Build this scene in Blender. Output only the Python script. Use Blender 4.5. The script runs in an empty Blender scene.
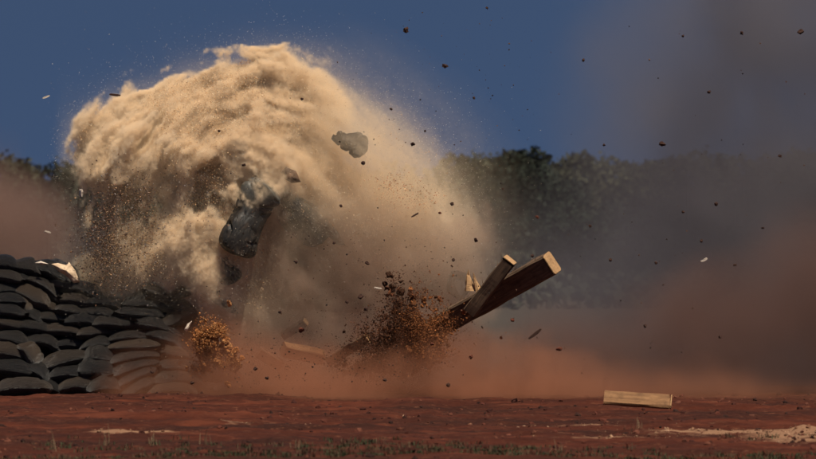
import bpy, bmesh, math, random, time
import numpy as np
from mathutils import Vector, Matrix, Euler, noise as mnoise
T0 = time.time()
R = math.radians
sc = bpy.context.scene
col = sc.collection

# ------------------------------------------------------------------ camera
CAM_D, CAM_H, FPX, HOR = 60.0, 1.6, 5280.0, 254.0     # distance to the wall, eye height, focal length and horizon in photo pixels
cam = bpy.data.objects.new('camera', bpy.data.cameras.new('camera'))
col.objects.link(cam)
cam.location = (0, -CAM_D, CAM_H)
cam.rotation_euler = (R(90) + math.atan((HOR - 229.5) / FPX), 0, 0)
cam.data.sensor_width = 36
cam.data.lens = 36 * FPX / 816
cam.data.clip_start = 1
cam.data.clip_end = 20000
cam.data.dof.use_dof = True
cam.data.dof.focus_distance = CAM_D
cam.data.dof.aperture_fstop = 4.5
sc.camera = cam

# ------------------------------------------------------------------ sky and sun
SUN = Vector((0.20, -0.36, 0.91)).normalized()         # towards the sun
w = bpy.data.worlds.new('World'); sc.world = w; w.use_nodes = True
wt = w.node_tree; bg = wt.nodes['Background']
sky = wt.nodes.new('ShaderNodeTexSky'); sky.sky_type = 'NISHITA'; sky.sun_disc = False
sky.sun_elevation = math.asin(SUN.z); sky.sun_rotation = math.atan2(SUN.x, SUN.y)
sky.altitude = 2500; sky.air_density = 1.0; sky.dust_density = 0.6; sky.ozone_density = 2.0
tc = wt.nodes.new('ShaderNodeTexCoord')                # lift the whole sky so that the clear upper blue comes down to the horizon
va = wt.nodes.new('ShaderNodeVectorMath'); va.operation = 'ADD'; va.inputs[1].default_value = (0, 0, 0.55)
wt.links.new(tc.outputs['Generated'], va.inputs[0]); wt.links.new(va.outputs[0], sky.inputs[0])
wt.links.new(sky.outputs[0], bg.inputs[0]); bg.inputs[1].default_value = 0.054
sl = bpy.data.lights.new('sun', 'SUN'); sl.energy = 5.0; sl.angle = R(0.5); sl.color = (1.0, 0.91, 0.77)
so = bpy.data.objects.new('sun', sl); col.objects.link(so)
so.rotation_euler = SUN.to_track_quat('Z', 'Y').to_euler(); so.location = SUN * 50
vs_ = sc.view_settings
vs_.view_transform = 'Standard'; vs_.look = 'None'; vs_.gamma = 1; vs_.use_curve_mapping = False
vs_.exposure = 0.27
cy = sc.cycles
cy.volume_bounces = 4; cy.max_bounces = 8; cy.diffuse_bounces = 2; cy.glossy_bounces = 2; cy.transparent_max_bounces = 8
cy.volume_step_rate = 2.5; cy.volume_max_steps = 256
cy.use_adaptive_sampling = True; cy.adaptive_threshold = 0.03
cy.use_denoising = True

rng = np.random.default_rng(7)
rnd = random.Random(11)

def P(px, py, y=0.0):
    """photo pixel at depth y (metres behind the wall face) -> world point"""
    d = CAM_D + y
    return Vector(((px - 408) / FPX * d, y, CAM_H + (HOR - py) / FPX * d))
def ground_y(py):
    return CAM_H * FPX / (py - HOR) - CAM_D
def PG(px, py):
    y = ground_y(py); p = P(px, py, y); p.z = 0
    return p
def mpp(y=0.0):
    return (CAM_D + y) / FPX

# ------------------------------------------------------------------ helpers
def tag(o, label=None, cat=None, group=None, kind=None):
    for k, v in (('label', label), ('category', cat), ('group', group), ('kind', kind)):
        if v: o[k] = v
    return o
def link(name, me, mats=None, parent=None):
    o = bpy.data.objects.new(name, me); col.objects.link(o)
    if mats is not None and me is not None and not me.materials:
        for m in (mats if isinstance(mats, (list, tuple)) else [mats]): me.materials.append(m)
    if parent: o.parent = parent
    return o
def mesh_np(name, co, faces, smooth=True, attrs=None):
    """co (n,3), faces (m,k) all of one size"""
    me = bpy.data.meshes.new(name)
    co = np.ascontiguousarray(co, np.float32); faces = np.ascontiguousarray(faces, np.int32)
    m, k = faces.shape
    me.vertices.add(len(co)); me.vertices.foreach_set('co', co.ravel())
    me.loops.add(m * k); me.loops.foreach_set('vertex_index', faces.ravel())
    me.polygons.add(m); me.polygons.foreach_set('loop_start', np.arange(m, dtype=np.int32) * k)
    me.polygons.foreach_set('use_smooth', np.full(m, smooth, bool))
    for nm, val in (attrs or {}).items():
        a = me.attributes.new(nm, 'FLOAT_COLOR', 'POINT')
        a.data.foreach_set('color', np.ascontiguousarray(val, np.float32).ravel())
    me.update(calc_edges=True)
    return me

class NT:
    def __init__(s, name):
        s.m = bpy.data.materials.new(name); s.m.use_nodes = True
        s.t = s.m.node_tree; s.b = s.t.nodes['Principled BSDF']; s.out = s.t.nodes['Material Output']
    def n(s, typ, **kw):
        nd = s.t.nodes.new(typ)
        for k, v in kw.items(): setattr(nd, k, v)
        return nd
    def l(s, a, b): s.t.links.new(a, b)
    def coord(s, which='Object'):
        return s.n('ShaderNodeTexCoord').outputs[which]
    def noise(s, vec, scale, detail=6, rough=.6, dist=0):
        nd = s.n('ShaderNodeTexNoise'); nd.inputs['Scale'].default_value = scale; nd.inputs['Detail'].default_value = detail
        nd.inputs['Roughness'].default_value = rough; nd.inputs['Distortion'].default_value = dist
        if vec is not None: s.l(vec, nd.inputs['Vector'])
        return nd.outputs['Fac']
    def map(s, vec, scale):
        nd = s.n('ShaderNodeMapping'); nd.inputs['Scale'].default_value = scale; s.l(vec, nd.inputs['Vector']); return nd.outputs[0]
    def ramp(s, fac, stops):
        nd = s.n('ShaderNodeValToRGB'); e = nd.color_ramp.elements
        while len(e) < len(stops): e.new(.5)
        for el, (p, c) in zip(e, stops):
            el.position = p; el.color = (*c, 1) if len(c) == 3 else c
        s.l(fac, nd.inputs[0]); return nd.outputs[0]
    def mix(s, fac, a, b, mode='MIX'):
        nd = s.n('ShaderNodeMix', data_type='RGBA', blend_type=mode)
        for sock, v in ((nd.inputs[0], fac), (nd.inputs[6], a), (nd.inputs[7], b)):
            if hasattr(v, 'links'): s.l(v, sock)
            elif isinstance(v, (int, float)): sock.default_value = v
            else: sock.default_value = (*v, 1)
        return nd.outputs[2]
    def bump(s, h, strength, dist):
        nd = s.n('ShaderNodeBump'); nd.inputs['Strength'].default_value = strength; nd.inputs['Distance'].default_value = dist
        s.l(h, nd.inputs['Height']); s.l(nd.outputs[0], s.b.inputs['Normal'])
    def base(s, c, rough=.8, spec=.3):
        if hasattr(c, 'links'): s.l(c, s.b.inputs['Base Color'])
        else: s.b.inputs['Base Color'].default_value = (*c, 1)
        s.b.inputs['Roughness'].default_value = rough; s.b.inputs['Specular IOR Level'].default_value = spec

# ------------------------------------------------------------------ materials
def mat_dirt():
    s = NT('red_dirt'); c = s.coord()
    big = s.noise(s.map(c, (.35, .9, 1)), 1.3, 5, .6)
    streak = s.noise(s.map(c, (.55, 1.5, 1)), 1.5, 8, .7)
    fine = s.noise(c, 26, 5, .7)
    a = s.ramp(streak, [(.38, (.011, .0032, .0022)), (.5, (.044, .0100, .0050)), (.62, (.135, .036, .017))])
    b = s.ramp(big, [(.3, (.024, .0056, .0031)), (.7, (.085, .0185, .0085))])
    m = s.mix(.5, a, b)
    band = s.noise(s.map(c, (.22, 1.1, 1)), 1.1, 6, .62, .5)
    m = s.mix(s.ramp(band, [(.38, (.85, .85, .85)), (.56, (0, 0, 0))]), m, (.016, .0062, .0046))
    spk = s.noise(s.map(c, (1, 1.4, 1)), 9, 4, .75)
    m = s.mix(s.ramp(spk, [(.58, (0, 0, 0)), (.70, (.8, .8, .8))]), m, (.13, .050, .026))
    m = s.mix(s.ramp(fine, [(.35, (0, 0, 0)), (.75, (.45, .45, .45))]), m, (.075, .025, .014))
    # pale sand spilled on the right of the track (a patch with a shape of its own)
    at = s.n('ShaderNodeAttribute', attribute_name='pale')
    pn = s.noise(s.map(c, (1.2, 2.4, 1)), 2.2, 8, .7)
    add = s.n('ShaderNodeMath', operation='MULTIPLY_ADD'); s.l(at.outputs['Fac'], add.inputs[0]); add.inputs[1].default_value = .62; s.l(pn, add.inputs[2])
    pf = s.ramp(add.outputs[0], [(.70, (0, 0, 0)), (.86, (1, 1, 1))])
    m = s.mix(pf, m, (.20, .105, .060))
    s.base(m, .95, .1); s.bump(fine, .6, .02)
    return s.m
def mat_bag():
    s = NT('woven_bag'); c = s.coord()
    oi = s.n('ShaderNodeObjectInfo')
    basec = s.ramp(oi.outputs['Random'], [(0, (.011, .010, .0095)), (.35, (.020, .018, .015)), (.62, (.034, .026, .019)), (.85, (.055, .038, .025)), (1, (.078, .052, .032))])
    dn = s.noise(c, 7, 8, .65, .4)
    dust = s.ramp(dn, [(.48, (0, 0, 0)), (.78, (.55, .55, .55))])
    m = s.mix(dust, basec, (.115, .076, .053))
    s.base(m, .5, .8)
    r = s.n('ShaderNodeMapRange'); s.l(dn, r.inputs[0]); r.inputs[3].default_value = .30; r.inputs[4].default_value = .55; s.l(r.outputs[0], s.b.inputs['Roughness'])
    wv = s.n('ShaderNodeTexWave'); s.l(c, wv.inputs['Vector']); wv.inputs['Scale'].default_value = 42; wv.inputs['Distortion'].default_value = 1
    cr = s.noise(s.map(c, (3, 3, 4)), 1.7, 6, .62, 1.2)
    hm = s.n('ShaderNodeMath', operation='MULTIPLY_ADD'); s.l(wv.outputs['Fac'], hm.inputs[0]); hm.inputs[1].default_value = .08; s.l(cr, hm.inputs[2])
    s.bump(hm.outputs[0], .9, .10)
    return s.m
def mat_bag_black():
    s = NT('black_bag'); c = s.coord(); dn = s.noise(c, 3, 7, .6, .5)
    s.base(s.ramp(dn, [(.32, (.010, .009, .008)), (.55, (.022, .018, .014)), (.75, (.075, .052, .036))]), .55, .4); s.bump(s.noise(s.map(c, (1, 3, 3)), 1.6, 3, .5, .7), .35, .05)
    return s.m
def mat_bag_grey():
    s = NT('dusty_sunlit_grey_bag'); c = s.coord(); dn = s.noise(c, 4, 8, .65, .4)  # grey of a sunlit black sack put into the colour, with dust patches
    s.base(s.ramp(dn, [(.3, (.036, .036, .030)), (.55, (.075, .070, .058)), (.8, (.15, .12, .09))]), .5, .4); s.bump(dn, .15, .03)
    return s.m
def mat_wood(name, light, dark, end=False):
    s = NT(name); c = s.coord()
    g = s.noise(s.map(c, (1.2, 14, 14)), 3, 8, .6, .7)
    n2 = s.noise(c, 9, 4)
    m = s.mix(s.ramp(g, [(.3, (0, 0, 0)), (.7, (1, 1, 1))]), dark, light)
    m = s.mix(s.ramp(n2, [(.5, (0, 0, 0)), (.8, (.6, .6, .6))]), m, tuple(x * .45 for x in dark))
    s.base(m, .8, .2); s.bump(g, .5, .01)
    return s.m
def mat_plain(name, c1, c2, scale=12, rough=.9, bump=.4, spec=.2):
    s = NT(name); c = s.coord(); n = s.noise(c, scale, 7, .65)
    s.base(s.mix(s.ramp(n, [(.3, (0, 0, 0)), (.7, (1, 1, 1))]), c1, c2), rough, spec); s.bump(n, bump, .02)
    return s.m
def mat_attr(name, rough=.9):
    s = NT(name); at = s.n('ShaderNodeAttribute', attribute_name='tint'); s.base(at.outputs['Color'], rough, .15)
    return s.m
def mat_soil():
    s = NT('damp_soil'); at = s.n('ShaderNodeAttribute', attribute_name='tint'); n = s.noise(s.coord(), 40, 6, .7)
    s.base(s.mix(s.ramp(n, [(.35, (.9, .9, .9)), (.65, (0, 0, 0))]), at.outputs['Color'], s.mix(1., at.outputs['Color'], (.35, .3, .28), 'MULTIPLY')), .95, .1); s.bump(n, 1., .03)
    return s.m
def mat_leaf(name, c1, c2):
    s = NT(name); oi = s.n('ShaderNodeObjectInfo'); c = s.coord(); n = s.noise(c, .9, 4, .7)
    at = s.n('ShaderNodeAttribute', attribute_name='tint')
    m = s.mix(s.ramp(n, [(.3, (0, 0, 0)), (.7, (1, 1, 1))]), c1, c2)
    m = s.mix(1.0, m, at.outputs['Color'], 'MULTIPLY')
    s.base(m, .75, .15)
    return s.m
def mat_vol(name, color, aniso=-.2, scale=1.0, absorb=(0, 0, 0)):
    m = bpy.data.materials.new(name); m.use_nodes = True; t = m.node_tree; t.nodes.clear()
    pv = t.nodes.new('ShaderNodeVolumePrincipled'); oo = t.nodes.new('ShaderNodeOutputMaterial'); t.links.new(pv.outputs[0], oo.inputs['Volume'])
    pv.inputs['Color'].default_value = (*color, 1); pv.inputs['Density'].default_value = scale; pv.inputs['Anisotropy'].default_value = aniso
    pv.inputs['Absorption Color'].default_value = (*absorb, 1)
    return m
M_DIRT = mat_dirt(); M_BAG = mat_bag(); M_BAGGREY = mat_bag_grey(); M_BAGBLACK = mat_bag_black()
M_TIMBER = mat_wood('weathered_timber', (.155, .095, .056), (.048, .029, .019))
M_FRESH = mat_wood('sawn_timber', (.29, .150, .066), (.12, .056, .025))
M_END = mat_wood('cut_end_grain', (.50, .30, .145), (.27, .145, .066))
M_CLOD = mat_plain('dark_clod', (.022, .013, .010), (.07, .03, .02))
M_REDCLOD = mat_plain('red_clod', (.05, .014, .009), (.15, .045, .024))
M_PALE = mat_plain('pale_chip', (.42, .34, .27), (.62, .52, .42))
M_SCRAP = mat_plain('brown_scrap', (.07, .042, .028), (.17, .10, .06))
M_PLAIN = mat_plain('dry_plain', (.030, .024, .014), (.055, .040, .022), .3)
M_CREAM = mat_plain('cream_liner', (.46, .31, .19), (.66, .50, .34), 8, .8, .6)
M_POLE = mat_plain('dark_pole', (.02, .018, .016), (.04, .035, .03))
M_BARK = mat_plain('bark', (.025, .020, .016), (.06, .05, .04), 4)
M_GRAIN = mat_attr('sand_grain'); M_GRASS = mat_attr('grass_blade'); M_SOIL = mat_soil()
M_LEAF = [mat_leaf('leaf_dark', (.007, .011, .007), (.015, .021, .011)), mat_leaf('leaf_olive', (.024, .026, .014), (.044, .043, .022))]
M_SCRUB = mat_leaf('leaf_scrub', (.018, .021, .012), (.034, .035, .020))

# ------------------------------------------------------------------ lattice noise in numpy
LAT = rng.uniform(-1, 1, (64, 64, 64)).astype(np.float32)
def vnoise(x, y, z):
    xi = np.floor(x); yi = np.floor(y); zi = np.floor(z)
    fx = (x - xi).astype(np.float32); fy = (y - yi).astype(np.float32); fz = (z - zi).astype(np.float32)
    fx = fx * fx * (3 - 2 * fx); fy = fy * fy * (3 - 2 * fy); fz = fz * fz * (3 - 2 * fz)
    x0 = xi.astype(np.int32) & 63; y0 = yi.astype(np.int32) & 63; z0 = zi.astype(np.int32) & 63
    x1 = (x0 + 1) & 63; y1 = (y0 + 1) & 63; z1 = (z0 + 1) & 63
    F = LAT.ravel()
    a = x0 * 4096; b = x1 * 4096; c = y0 * 64; d = y1 * 64
    l = lambda p, q, t: p + (q - p) * t
    return l(l(l(F[a + c + z0], F[a + c + z1], fz), l(F[a + d + z0], F[a + d + z1], fz), fy),
             l(l(F[b + c + z0], F[b + c + z1], fz), l(F[b + d + z0], F[b + d + z1], fz), fy), fx)
def fbm(x, y, z, f, octs=4, gain=.5, billow=False):
    o = np.zeros(np.shape(x), np.float32); a = 1.0; tot = 0
    for k in range(octs):
        v = vnoise(x * f + 13.7 * k, y * f + 7.3 * k, z * f + 3.1 * k) if k == 0 else vnoise((x * .80 + z * .48 - y * .36) * f + 13.7 * k, (y * .80 + x * .60) * f + 7.3 * k, (z * .80 - x * .48 + y * .36) * f + 3.1 * k)
        if k: x, y, z = x * .80 + z * .48 - y * .36, y * .80 + x * .60, z * .80 - x * .48 + y * .36
        if billow: v = 1 - 2.6 * np.abs(v)
        o += a * v; tot += a; a *= gain; f *= 2.07
    return o / tot
def sstep(a, b, x):
    t = np.clip((x - a) / (b - a), 0, 1); return t * t * (3 - 2 * t)

# ------------------------------------------------------------------ ground
PALES = [(760, 434, 1.15, 1.6, 1.0), (700, 430, .55, .9, .7), (812, 431, .6, .9, 1.0), (800, 441, .7, .9, .7), (470, 417, .9, .35, .55), (620, 441, .7, .5, .45), (130, 433, .55, .3, .7), (250, 426, .6, .3, .4), (560, 425, .8, .3, .4)]
def ground_h(x, y):
    z = .055 * fbm(x, y * 1.0, 0 * x, .33, 3) + .065 * fbm(x * .55 + 5, y * 1.4, 0 * x + 3, 1.1, 4, .6)
    z += .03 * fbm(x + 9, y * 1.2, 0 * x + 7, 5.0, 3, .65)
    for yc, wd, dp in ((-9.3, .22, .055), (-11.1, .25, .06), (-12.6, .2, .04), (-6.4, .3, .05), (-14.2, .2, .04)):
        yy = y + .25 * np.sin(x * .35 + yc) - yc
        z += dp * (-np.exp(-(yy / wd) ** 2) + .6 * np.exp(-((yy - 1.6 * wd) / wd) ** 2) + .5 * np.exp(-((yy + 1.6 * wd) / wd) ** 2)) * (.7 + .5 * vnoise(x * .8, y * 0 + yc, y * 0))
    # low lip of thrown-up soil in front of the blast
    z += .07 * np.exp(-((y + 4.6) / .55) ** 2) * (.6 + .6 * vnoise(x * 1.1, y * .5, 0 * x + 2)) * sstep(-2.6, 0.5, x)
    z += .05 * np.exp(-((y + 2.2) / .5) ** 2) * (.6 + .6 * vnoise(x * 1.3, y * .5, 0 * x + 5)) * sstep(0.5, -2.0, x)
    near = sstep(2.5, -.8, y)
    return z * near + .004
def build_ground():
    x = np.linspace(-7.5, 7.5, 380); ya = np.linspace(-21, -1, 620); yb = np.linspace(-1 + .06, 4, 60)
    y = np.concatenate([ya, yb])
    X, Y = np.meshgrid(x, y, indexing='ij')
    Z = ground_h(X.ravel(), Y.ravel()).reshape(X.shape)
    edge = np.minimum(sstep(0, .8, 7.5 - np.abs(X)), np.minimum(sstep(-21, -20.3, Y), sstep(4, 3.2, Y)))
    Z = Z * edge + .004
    n, m = X.shape; i = np.arange(n * m).reshape(n, m)
    f = np.stack([i[:-1, :-1], i[1:, :-1], i[1:, 1:], i[:-1, 1:]], -1).reshape(-1, 4)
    pale = np.zeros(X.shape, np.float32)
    for px, py, rx, ry, s in PALES:
        p = PG(px, py); pale = np.maximum(pale, s * np.exp(-((X - p.x) / rx) ** 2 - ((Y - p.y) / ry) ** 2))
    c = np.stack([pale] * 3 + [np.ones_like(pale)], -1).reshape(-1, 4)
    me = mesh_np('ground', np.stack([X, Y, Z], -1).reshape(-1, 3), f, True, {'pale': c})
    g = link('dirt_track', me, M_DIRT); tag(g, 'rutted bare red dirt track across the foreground', kind='structure')
    S = 6000
    xs_, ys_ = (-S, -7.5, 7.5, S), (-200, -21, 4, S)
    me2 = mesh_np('far_ground', np.array([(x_, y_, .004) for y_ in ys_ for x_ in xs_]), np.array([[r_ * 4 + c_, r_ * 4 + c_ + 1, r_ * 4 + c_ + 5, r_ * 4 + c_ + 4] for r_ in range(3) for c_ in range(3) if (r_, c_) != (1, 1)]), False)
    tag(link('ground', me2, M_PLAIN), 'flat red earth plain reaching the trees', kind='structure')
build_ground()
def gz(x, y):
    return float(ground_h(np.array([x], float), np.array([y], float))[0]) + .004

# small rough lumps used for clods, stones and debris: 20-sided, uneven
def lump_mesh(seed, sub=1, rough=.35):
    bm = bmesh.new(); bmesh.ops.create_icosphere(bm, subdivisions=sub, radius=1)
    r = random.Random(seed); off = Vector((r.uniform(-50, 50), r.uniform(-50, 50), r.uniform(-50, 50)))
    for v in bm.verts:
        v.co *= 1 + rough * mnoise.noise(v.co * 1.3 + off) * 1.6 + r.uniform(-.1, .1)
    me = bpy.data.meshes.new('lump'); bm.to_mesh(me); bm.free()
    return me
def lump_arrays(seed, sub=1):
    me = lump_mesh(seed, sub); co = np.empty(len(me.vertices) * 3, np.float32); me.vertices.foreach_get('co', co)
    f = np.array([p.vertices[:] for p in me.polygons], np.int32); bpy.data.meshes.remove(me)
    return co.reshape(-1, 3), f
def rot_matrices(n, rg):
    q = rg.normal(size=(n, 4)); q /= np.linalg.norm(q, axis=1)[:, None]
    a, b, c, d = q.T
    return np.stack([np.stack([1 - 2 * (c * c + d * d), 2 * (b * c - a * d), 2 * (b * d + a * c)], -1),
                     np.stack([2 * (b * c + a * d), 1 - 2 * (b * b + d * d), 2 * (c * d - a * b)], -1),
                     np.stack([2 * (b * d - a * c), 2 * (c * d + a * b), 1 - 2 * (b * b + c * c)], -1)], 1)
def scatter_mesh(name, pts, size, tint, shapes, rg, squash=None):
    """one mesh of many small pieces: pts (n,3), size (n,), tint (n,3)"""
    n = len(pts); Rm = rot_matrices(n, rg); which = rg.integers(0, len(shapes), n)
    cos, fs, ts, base = [], [], [], 0
    for k, (co, f) in enumerate(shapes):
        sel = np.nonzero(which == k)[0]
        if not len(sel): continue
        sca = size[sel][:, None] * rg.uniform(.6, 1.3, (len(sel), 3))
        v = np.einsum('nij,nvj->nvi', Rm[sel], co[None] * sca[:, None, :])
        if squash is not None: v[..., 2] *= squash
        v = v + pts[sel][:, None, :]
        cos.append(v.reshape(-1, 3)); fs.append((f[None] + (base + np.arange(len(sel)) * len(co))[:, None, None]).reshape(-1, f.shape[1]))
        ts.append(np.repeat(np.concatenate([tint[sel], np.ones((len(sel), 1))], 1), len(co), 0)); base += len(sel) * len(co)
    return mesh_np(name, np.concatenate(cos), np.concatenate(fs), False, {'tint': np.concatenate(ts)})
TETRA = (np.array([(1, 1, 1), (1, -1, -1), (-1, 1, -1), (-1, -1, 1)], np.float32) * .62, np.array([(0, 1, 2), (0, 3, 1), (0, 2, 3), (1, 3, 2)], np.int32))
OCTA = (np.array([(1, 0, 0), (-1, 0, 0), (0, 1, 0), (0, -1, 0), (0, 0, 1), (0, 0, -1)], np.float32), np.array([(0, 2, 4), (2, 1, 4), (1, 3, 4), (3, 0, 4), (2, 0, 5), (1, 2, 5), (3, 1, 5), (0, 3, 5)], np.int32))
LUMPS = [lump_arrays(k) for k in range(5)]

# ------------------------------------------------------------------ far trees
def leaf_cloud(rg, blobs, n, size):
    """leaf-sized quads spread through the volume of uneven crown lobes"""
    wts = np.array([b[3] * b[4] * b[5] for b in blobs]) ** .7; wts /= wts.sum()
    k = rg.choice(len(blobs), n, p=wts); B = np.array(blobs)[k]
    d = rg.normal(size=(n, 3)); d /= np.linalg.norm(d, axis=1)[:, None]
    r = rg.uniform(.45, 1.0, n) ** .6
    p = B[:, :3] + d * r[:, None] * B[:, 3:6]
    p += rg.normal(size=(n, 3)) * .08
    s = size * rg.uniform(.6, 1.4, n)
    Rm = rot_matrices(n, rg)
    q = np.array([(-1, -.6, 0), (1, -.6, 0), (.8, .6, .25), (-.8, .6, .25)]) * 1.0
    v = np.einsum('nij,vj->nvi', Rm, q) * s[:, None, None] + p[:, None, :]
    f = np.arange(n * 4).reshape(n, 4)
    t = rg.uniform(.75, 1.25, (n, 1)) * np.ones((1, 3)); t = np.concatenate([t, np.ones((n, 1))], 1)
    return v.reshape(-1, 3), f, np.repeat(t, 4, 0)
def tree_meshes(seed, h, spread, round_top, n=6500, size=.105):
    rg = np.random.default_rng(seed)
    blobs = []
    for i in range(9):
        a = rg.uniform(0, 6.28); rr = spread * rg.uniform(.15, .95) ; zz = h * rg.uniform(.36, .86)
        if round_top: rr *= math.sqrt(max(.1, 1 - ((zz / h - .55) / .5) ** 2))
        sz = spread * rg.uniform(.3, .62)
        blobs.append((math.cos(a) * rr, math.sin(a) * rr, zz, sz, sz, sz * rg.uniform(.6, .9)))
    blobs.append((rg.uniform(-.3, .3) * spread, 0, h * .8, spread * .38, spread * .38, h * .2))
    v, f, t = leaf_cloud(rg, blobs, n, size)
    crown = mesh_np('crown', v, f, False, {'tint': t})
    bm = bmesh.new()
    def limb(a, b, ra, rb):
        d = (b - a); q = d.to_track_quat('Z', 'Y').to_matrix().to_4x4()
        bmesh.ops.create_cone(bm, cap_ends=True, segments=7, radius1=ra, radius2=rb, depth=d.length, matrix=Matrix.Translation((a + b) / 2) @ q)
    top = Vector((rg.uniform(-.2, .2), rg.uniform(-.2, .2), h * .55))
    limb(Vector((0, 0, -.1)), top, .17, .09)
    for b in blobs[:8]:
        limb(Vector((top.x * .6, top.y * .6, h * rg.uniform(.25, .5))), Vector(b[:3]), .07, .02)
    tr = bpy.data.meshes.new('trunk'); bm.to_mesh(tr); bm.free()
    return crown, tr
TREEV = [tree_meshes(21, 7.0, 2.5, True), tree_meshes(22, 6.2, 3.0, False), tree_meshes(23, 5.0, 2.2, True), tree_meshes(24, 6.0, 2.4, False), tree_meshes(25, 4.2, 2.4, False)]
TREEH = [7.0, 6.2, 5.0, 6.0, 4.2]
TREE_V_MESH = {}
def tree(px, top_py, y, var, leaf, label, name='tree'):
    h = P(px, top_py, y).z; x = P(px, top_py, y).x
    e = bpy.data.objects.new(name, None); col.objects.link(e); e.location = (x, y, -.02); e.rotation_euler.z = rnd.uniform(0, 6.28)
    s = h / TREEH[var] / 1.02; e.scale = (s * rnd.uniform(.95, 1.2), s * rnd.uniform(.95, 1.2), s)
    cr, tr = TREEV[var]
    key = (var, leaf)
    if key not in TREE_V_MESH:
        m = cr.copy(); m.materials.append(M_LEAF[leaf]); TREE_V_MESH[key] = m
    link('crown', TREE_V_MESH[key], None, e); link('trunk', tr, M_BARK, e)
    tag(e, label, 'tree', 'trees along the far edge of the range')
TREES = [
 (532, 143, 205, 0, 0, 'dark round-topped tree rising highest of the far tree line'),
 (522, 163, 190, 1, 0, 'broad dark tree just below the highest round-topped tree'),
 (458, 149, 215, 3, 1, 'olive tree at the left end of the line, beside the sand cloud'),
 (488, 155, 225, 1, 0, 'dark tree between the olive end tree and the highest tree'),
 (508, 157, 230, 2, 0, 'small dark treetop just left of the highest round-topped tree'),
 (560, 158, 225, 3, 1, 'olive tree just right of the highest round-topped tree'),
 (584, 152, 230, 2, 1, 'olive tree second to the right of the highest tree'),
 (608, 158, 235, 1, 1, 'wide olive tree third to the right of the highest tree'),
 (640, 160, 225, 3, 1, 'olive tree at the left fringe of the grey smoke'),
 (668, 154, 235, 0, 1, 'hazy olive tree inside the left part of the grey smoke'),
 (700, 152, 228, 1, 1, 'faint tree deep in the smoke, left of the smoke middle'),
 (735, 150, 232, 3, 1, 'faint tree deep in the smoke, near the smoke middle'),
 (770, 151, 226, 0, 1, 'faint tree deep in the smoke, second from the right border'),
 (806, 150, 232, 1, 1, 'faint tree deep in the smoke at the right border'),
 (570, 206, 150, 4, 0, 'low dark tree right above the tip of the big timber'),
 (607, 196, 160, 3, 0, 'dark tree in haze, right of the one above the timber tip'),
 (655, 200, 165, 4, 0, 'dim dark tree in the smoke right of the timber'),
 (695, 206, 165, 1, 0, 'dim dark tree low in the smoke, rightmost of the near ones'),
 (30, 157, 225, 3, 1, 'olive tree behind the brown dust at the left border'),
 (8, 156, 235, 1, 1, 'tree nearly hidden by the brown dust at the left corner'),
 (58, 163, 228, 1, 0, 'dark tree right of the brown dust on the left'),
 (84, 165, 232, 2, 0, 'dark tree touching the left edge of the sand cloud'),
 (62, 184, 165, 4, 0, 'low dark tree behind the thin pole on the left'),
 (104, 168, 230, 3, 0, 'dark tree partly behind the left puff of sand'),
]
for a in TREES: tree(*a)
# scrub between and behind the trees, one mass
def build_scrub():
    rg = np.random.default_rng(5); bl = []
    for k in range(330):
        y = rg.uniform(205, 270); px = rg.uniform(-90, 910); d = CAM_D + y
        x = (px - 408) / FPX * d; hh = rg.uniform(1.4, 4.4); s = rg.uniform(1.0, 2.0)
        bl.append((x, y, hh * .45, s * 1.1, s * 1.1, hh * .52))
    for k in range(90):
        y = rg.uniform(215, 260); px = rg.uniform(110, 440); hh = rg.uniform(4.5, 7.0)
        bl.append(((px - 408) / FPX * (CAM_D + y), y, hh * .5, 1.7, 1.7, hh * .5))
    for k in range(120):
        y = rg.uniform(168, 200); px = rg.uniform(-90, 910); d = CAM_D + y
        hh = rg.uniform(.8, 2.2); bl.append(((px - 408) / FPX * d, y, hh * .45, 1.4, 1.4, hh * .55))
    for k in range(170):
        y = rg.uniform(85, 170); px = rg.uniform(-90, 910); hh = rg.uniform(.25, 1.0)
        bl.append(((px - 408) / FPX * (CAM_D + y), y, hh * .4, 1.3, 1.3, hh * .6))
    v, f, t = leaf_cloud(rg, bl, 150000, .15)
    tag(link('scrub', mesh_np('scrub', v, f, False, {'tint': t}), M_SCRUB), 'dense dull green scrub filling the gaps between the far trees', 'scrub', kind='stuff')
build_scrub()

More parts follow.
